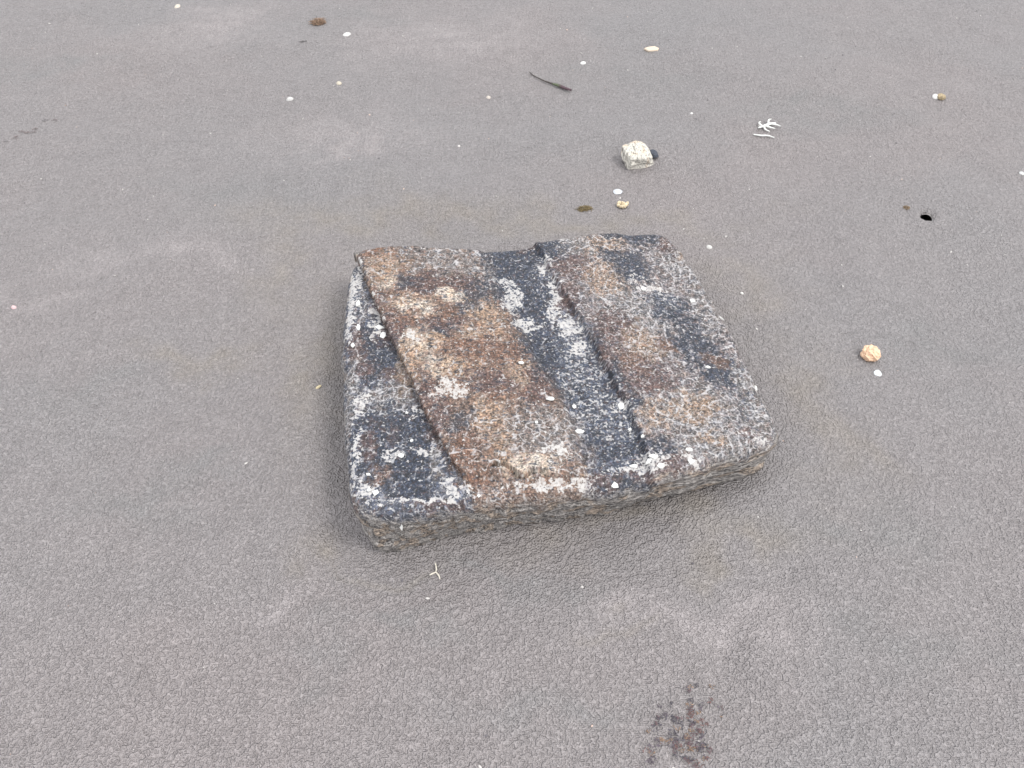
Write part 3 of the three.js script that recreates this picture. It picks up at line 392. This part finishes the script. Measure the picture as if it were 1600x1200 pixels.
put('seaweed_crumb', paint(tuft(13, 40, 0.009, 0.008, 0.006, 0.0007), speckled([0.20, 0.14, 0.085], 0.5, 0.004)), crustMat, 1.098, -1.724, 0, 0, 'tiny brown seaweed crumb beside the dark crab hole', 'seaweed');
{ const o = new THREE.Group(); o.name = 'shell_scrap'; o.position.set(1.405, sandHeight(1.405, -2.317), -2.317); scene.add(o); tag(o, 'scrap of tan husk with a white shell edge, right of the coral branch', 'shell');
  mesh('husk', paint(lump(6.2, 10, 0.013, 0.008, 0.014, 0.14, 1.7), speckled([0.34, 0.27, 0.17], 0.4, 0.005)), crustMat, o).position.set(0.006, 0.005, 0.002);
  const w = mesh('white_edge', paint(shellGeo(0.010, 0.011, 0.005, 9), ring([0.76, 0.75, 0.72], 0.01, 0.011)), shellMat, o); w.position.set(-0.009, 0.003, -0.004); w.rotation.set(0.2, 0.5, 0.35); }

// pale chips of shell: irregular bevelled flakes
function chip(seed, rx, rz, th) {
  const r = rng(seed), n = 4 + Math.floor(r() * 3), s = new THREE.Shape(), off = r() * 6.28; for (let i = 0; i < n; i++) { const a = off + (i + 0.5 * (r() - 0.5)) / n * 6.28, q = 0.8 + 0.5 * r(), x = Math.cos(a) * rx * q, y = Math.sin(a) * rz * q; i ? s.lineTo(x, y) : s.moveTo(x, y); } s.closePath();
  const g = new THREE.ExtrudeGeometry(s, { depth: th * 0.5, bevelEnabled: true, bevelThickness: th * 0.3, bevelSize: Math.min(rx, rz) * 0.08, bevelSegments: 1 }); g.rotateX(-Math.PI / 2); g.computeVertexNormals(); return paint(g, speckled([0.64, 0.64, 0.62], 0.16, 0.004));
}
CHIPS.forEach(([x, z, rx, rz], i) => {
  const r = rng(900 + i); for (let k = 0; k < 3; k++) r();
  const o = mesh('shell_chip', chip(60 + i, Math.max(rx, 0.0028), Math.max(rz, 0.003), 0.0026), shellMat, scene), e = 0.004;
  const nx = -(slabTop(x + e, z) - slabTop(x - e, z)) / (2 * e), nz = -(slabTop(x, z + e) - slabTop(x, z - e)) / (2 * e);
  o.position.set(x, slabTop(x, z) + 0.0006, z); o.quaternion.setFromUnitVectors(new THREE.Vector3(0, 1, 0), new THREE.Vector3(clamp(nx, -0.8, 0.8) + 0.16 * (r() - 0.5), 1, clamp(nz, -0.8, 0.8) + 0.16 * (r() - 0.5)).normalize());
  const dl = x - lineX(LEDGE, z), dr = x - lineX(FR, z), rim = -slabOut(x, z) < 0.055 && z > -0.95;
  const [label, group] = rim ? ['small white shell chip lying along the front rim of the slab', 'shell chips along the front rim of the slab'] : dl < 0 ? ['small white shell chip on the narrow dark strip below the brown sheet\'s cut edge', 'shell chips on the dark strip of the slab'] : dr < 0 ? ['small white shell chip lying on the raised brown sheet', 'shell chips on the brown sheet'] : ['small white shell chip on the crackled slab top beyond the brown sheet', 'shell chips on the crackled slab top'];
  tag(o, label, 'shell chip', group);
});
{ // a sliver caught on the front flank
  const a = 2.13, r = Rtop(a) + 0.004, o = mesh('shell_chip', chip(444, 0.003, 0.008, 0.0025), shellMat, scene); o.position.set(C[0] + Math.cos(a) * r, 0.098, C[1] + Math.sin(a) * r); o.rotation.set(1.35, 0, 0);
  tag(o, 'thin upright white shell sliver caught on the front side of the slab', 'shell chip'); }
// loose pale bits on the open sand
[[0.249, -2.557, 0.012, 0.010, 0.005, [0.78, 0.775, 0.75], 'plump white shell chip on the sand beyond the dark twig'],
 [0.524, -1.566, 0.0085, 0.0085, 0.004, [0.66, 0.65, 0.62], 'oval pale shell by the back right corner of the slab'],
 [0.572, -1.379, 0.0055, 0.0045, 0.003, [0.76, 0.74, 0.71], 'tiny white shell chip beside the right edge of the slab'],
 [-0.608, -2.767, 0.019, 0.013, 0.006, [0.70, 0.69, 0.67], 'long white shell near the rounded brown seaweed tuft'],
 [-0.584, -2.412, 0.013, 0.010, 0.006, [0.60, 0.54, 0.44], 'small tan and white shell, alone on the sand far left of the twig'],
 [-0.732, -2.317, 0.014, 0.010, 0.008, [0.66, 0.65, 0.63], 'arched white shell with a shadow under it, near the tan shell'],
 [-1.30, -3.006, 0.018, 0.012, 0.006, [0.68, 0.62, 0.52], 'flat cream shell farthest from the slab'],
 [-0.078, -2.325, 0.009, 0.009, 0.005, [0.60, 0.54, 0.48], 'small beige shell chip left of the dark twig'],
 [-1.223, -1.333, 0.0065, 0.0075, 0.005, [0.78, 0.55, 0.56], 'small pink shell chip on the sand far left of the slab'],
 [-0.434, -1.081, 0.0040, 0.0085, 0.003, [0.72, 0.62, 0.40], 'thin yellowish shell sliver close to the left side of the slab'],
 [0.575, -2.215, 0.006, 0.005, 0.003, [0.76, 0.75, 0.73], 'tiny white shell chip left of the bleached coral'],
 [1.494, -1.893, 0.009, 0.008, 0.004, [0.72, 0.73, 0.72], 'small white shell chip right of the crab hole'],
 [-0.162, -2.033, 0.005, 0.005, 0.003, [0.74, 0.70, 0.68], 'tiny white shell chip on bare sand well behind the slab'],
].forEach(([x, z, rx, rz, h, c, label], i) => put('shell', paint(shellGeo(rx * 0.9, rz * 0.9, h, 30 + i * 3, i % 2), ring(c.map(v => v * 0.78), rx * 0.9, rz * 0.9, 0.16)), shellMat, x, z, 0.0008, i * 1.3, label, 'shell', null, 0.1));
put('shell_slab', paint(chip(71, 0.023, 0.015, 0.007), speckled([0.60, 0.49, 0.38], 0.25, 0.006, [0.72, 0.66, 0.58], 0.2)), crustMat, 0.50, -2.652, 0.001, 0.1, 'flat tan oblong piece of shell on the sand beyond the coral stone', 'shell');
put('bark_flake', paint(tube([[-0.014, 0.002, 0.004], [0, 0.003, 0], [0.014, 0.002, -0.005]], [0.001, 0.0024, 0.001], 14, 6, 4), speckled([0.16, 0.15, 0.15], 0.3, 0.004)), crustMat, -0.758, -2.705, 0.0005, 0, 'tiny dark grey flake of bark near the rounded brown tuft', 'bark');

// seaweed crumbled over the sand: fine red-brown and purple shreds nobody could count
function litter(name, label, seed, spots, tones) {
  const r = rng(seed), parts = [];
  for (const [x, z, rx, rz, n] of spots) { const g = tuft(Math.floor(r() * 1e6), n, rx, rz, 0.0035, 0.0007), t = tones[Math.floor(r() * tones.length)]; paint(g, speckled(t, 0.5, 0.004)); g.translate(x, sandHeight(x, z) + 0.0008, z); parts.push(g); }
  const o = mesh(name, mergeGeometries(parts), crustMat, scene); tag(o, label, 'seaweed', null, 'stuff');
}
{ const r = rng(77), s = []; for (const [px, pz, rr, n, m] of [[0.315, -0.405, 0.018, 5, 16], [0.302, -0.385, 0.018, 6, 18], [0.262, -0.378, 0.016, 5, 16], [0.255, -0.352, 0.02, 6, 18], [0.285, -0.352, 0.024, 9, 20], [0.308, -0.346, 0.016, 6, 18], [0.232, -0.345, 0.014, 4, 16], [0.268, -0.330, 0.02, 6, 16], [0.29, -0.322, 0.018, 5, 14], [0.275, -0.305, 0.024, 7, 18], [0.345, -0.383, 0.01, 2, 8], [0.225, -0.318, 0.012, 3, 12]]) for (let i = 0; i < n * 1.5; i++) s.push([px + (r() - 0.5) * 2.6 * rr, pz + (r() - 0.5) * 2.6 * rr, 0.0032 + 0.0035 * r(), 0.003 + 0.003 * r(), m * 0.35]);
  litter('seaweed_litter', 'scattered red brown and purple seaweed shreds on the sand before the slab', 31, s, [[0.17, 0.10, 0.093], [0.12, 0.10, 0.12], [0.14, 0.092, 0.10], [0.24, 0.165, 0.12], [0.09, 0.082, 0.098]]);
  const q = []; for (let i = 0; i < 14; i++) { const t = r(); q.push([-1.60 + 0.14 * t + 0.03 * (r() - 0.5), -2.03 - 0.16 * t + 0.06 * (r() - 0.5), 0.006 + 0.005 * r(), 0.006, 8]); }
  litter('seaweed_litter', 'faint purple seaweed shreds on the sand far left behind the slab', 32, q, [[0.19, 0.16, 0.16], [0.17, 0.16, 0.165], [0.20, 0.165, 0.16]]);
}
{ // shell grit: pale and dark crumbs sprinkled over the beach
  const n = 650, g = lump(1.7, 2, 1, 0.6, 0.9, 0.2, 1.5), m = new THREE.InstancedMesh(g, new THREE.MeshStandardMaterial({ roughness: 0.8 }), n), r = rng(2024), M = new THREE.Matrix4(), c = new THREE.Color();
  for (let i = 0; i < n; i++) { let x, z; do { x = (r() * 2 - 1) * 2.1; z = -0.25 - r() * 2.9; } while (slabOut(x, z) < 0.02 || Math.hypot(x - HOLE[0], z - HOLE[1]) < 0.05); const s = 0.0008 + 0.0016 * Math.pow(r(), 3); M.compose(new THREE.Vector3(x, sandHeight(x, z) + pits(x, z) + s * 0.3, z), new THREE.Quaternion().setFromEuler(new THREE.Euler(r(), r() * 6, r())), new THREE.Vector3(s * (1 + r()), s, s)); m.setMatrixAt(i, M); const k = r(); k < 0.62 ? c.setRGB(0.48, 0.46, 0.44) : k < 0.8 ? c.setRGB(0.55, 0.42, 0.36) : c.setRGB(0.12, 0.11, 0.12); m.setColorAt(i, c); }
  m.name = 'shell_grit'; shadowed(m); scene.add(m); tag(m, 'fine shell grit sprinkled over the beach sand', 'grit', null, 'stuff');
}

renderer.render(scene, camera);
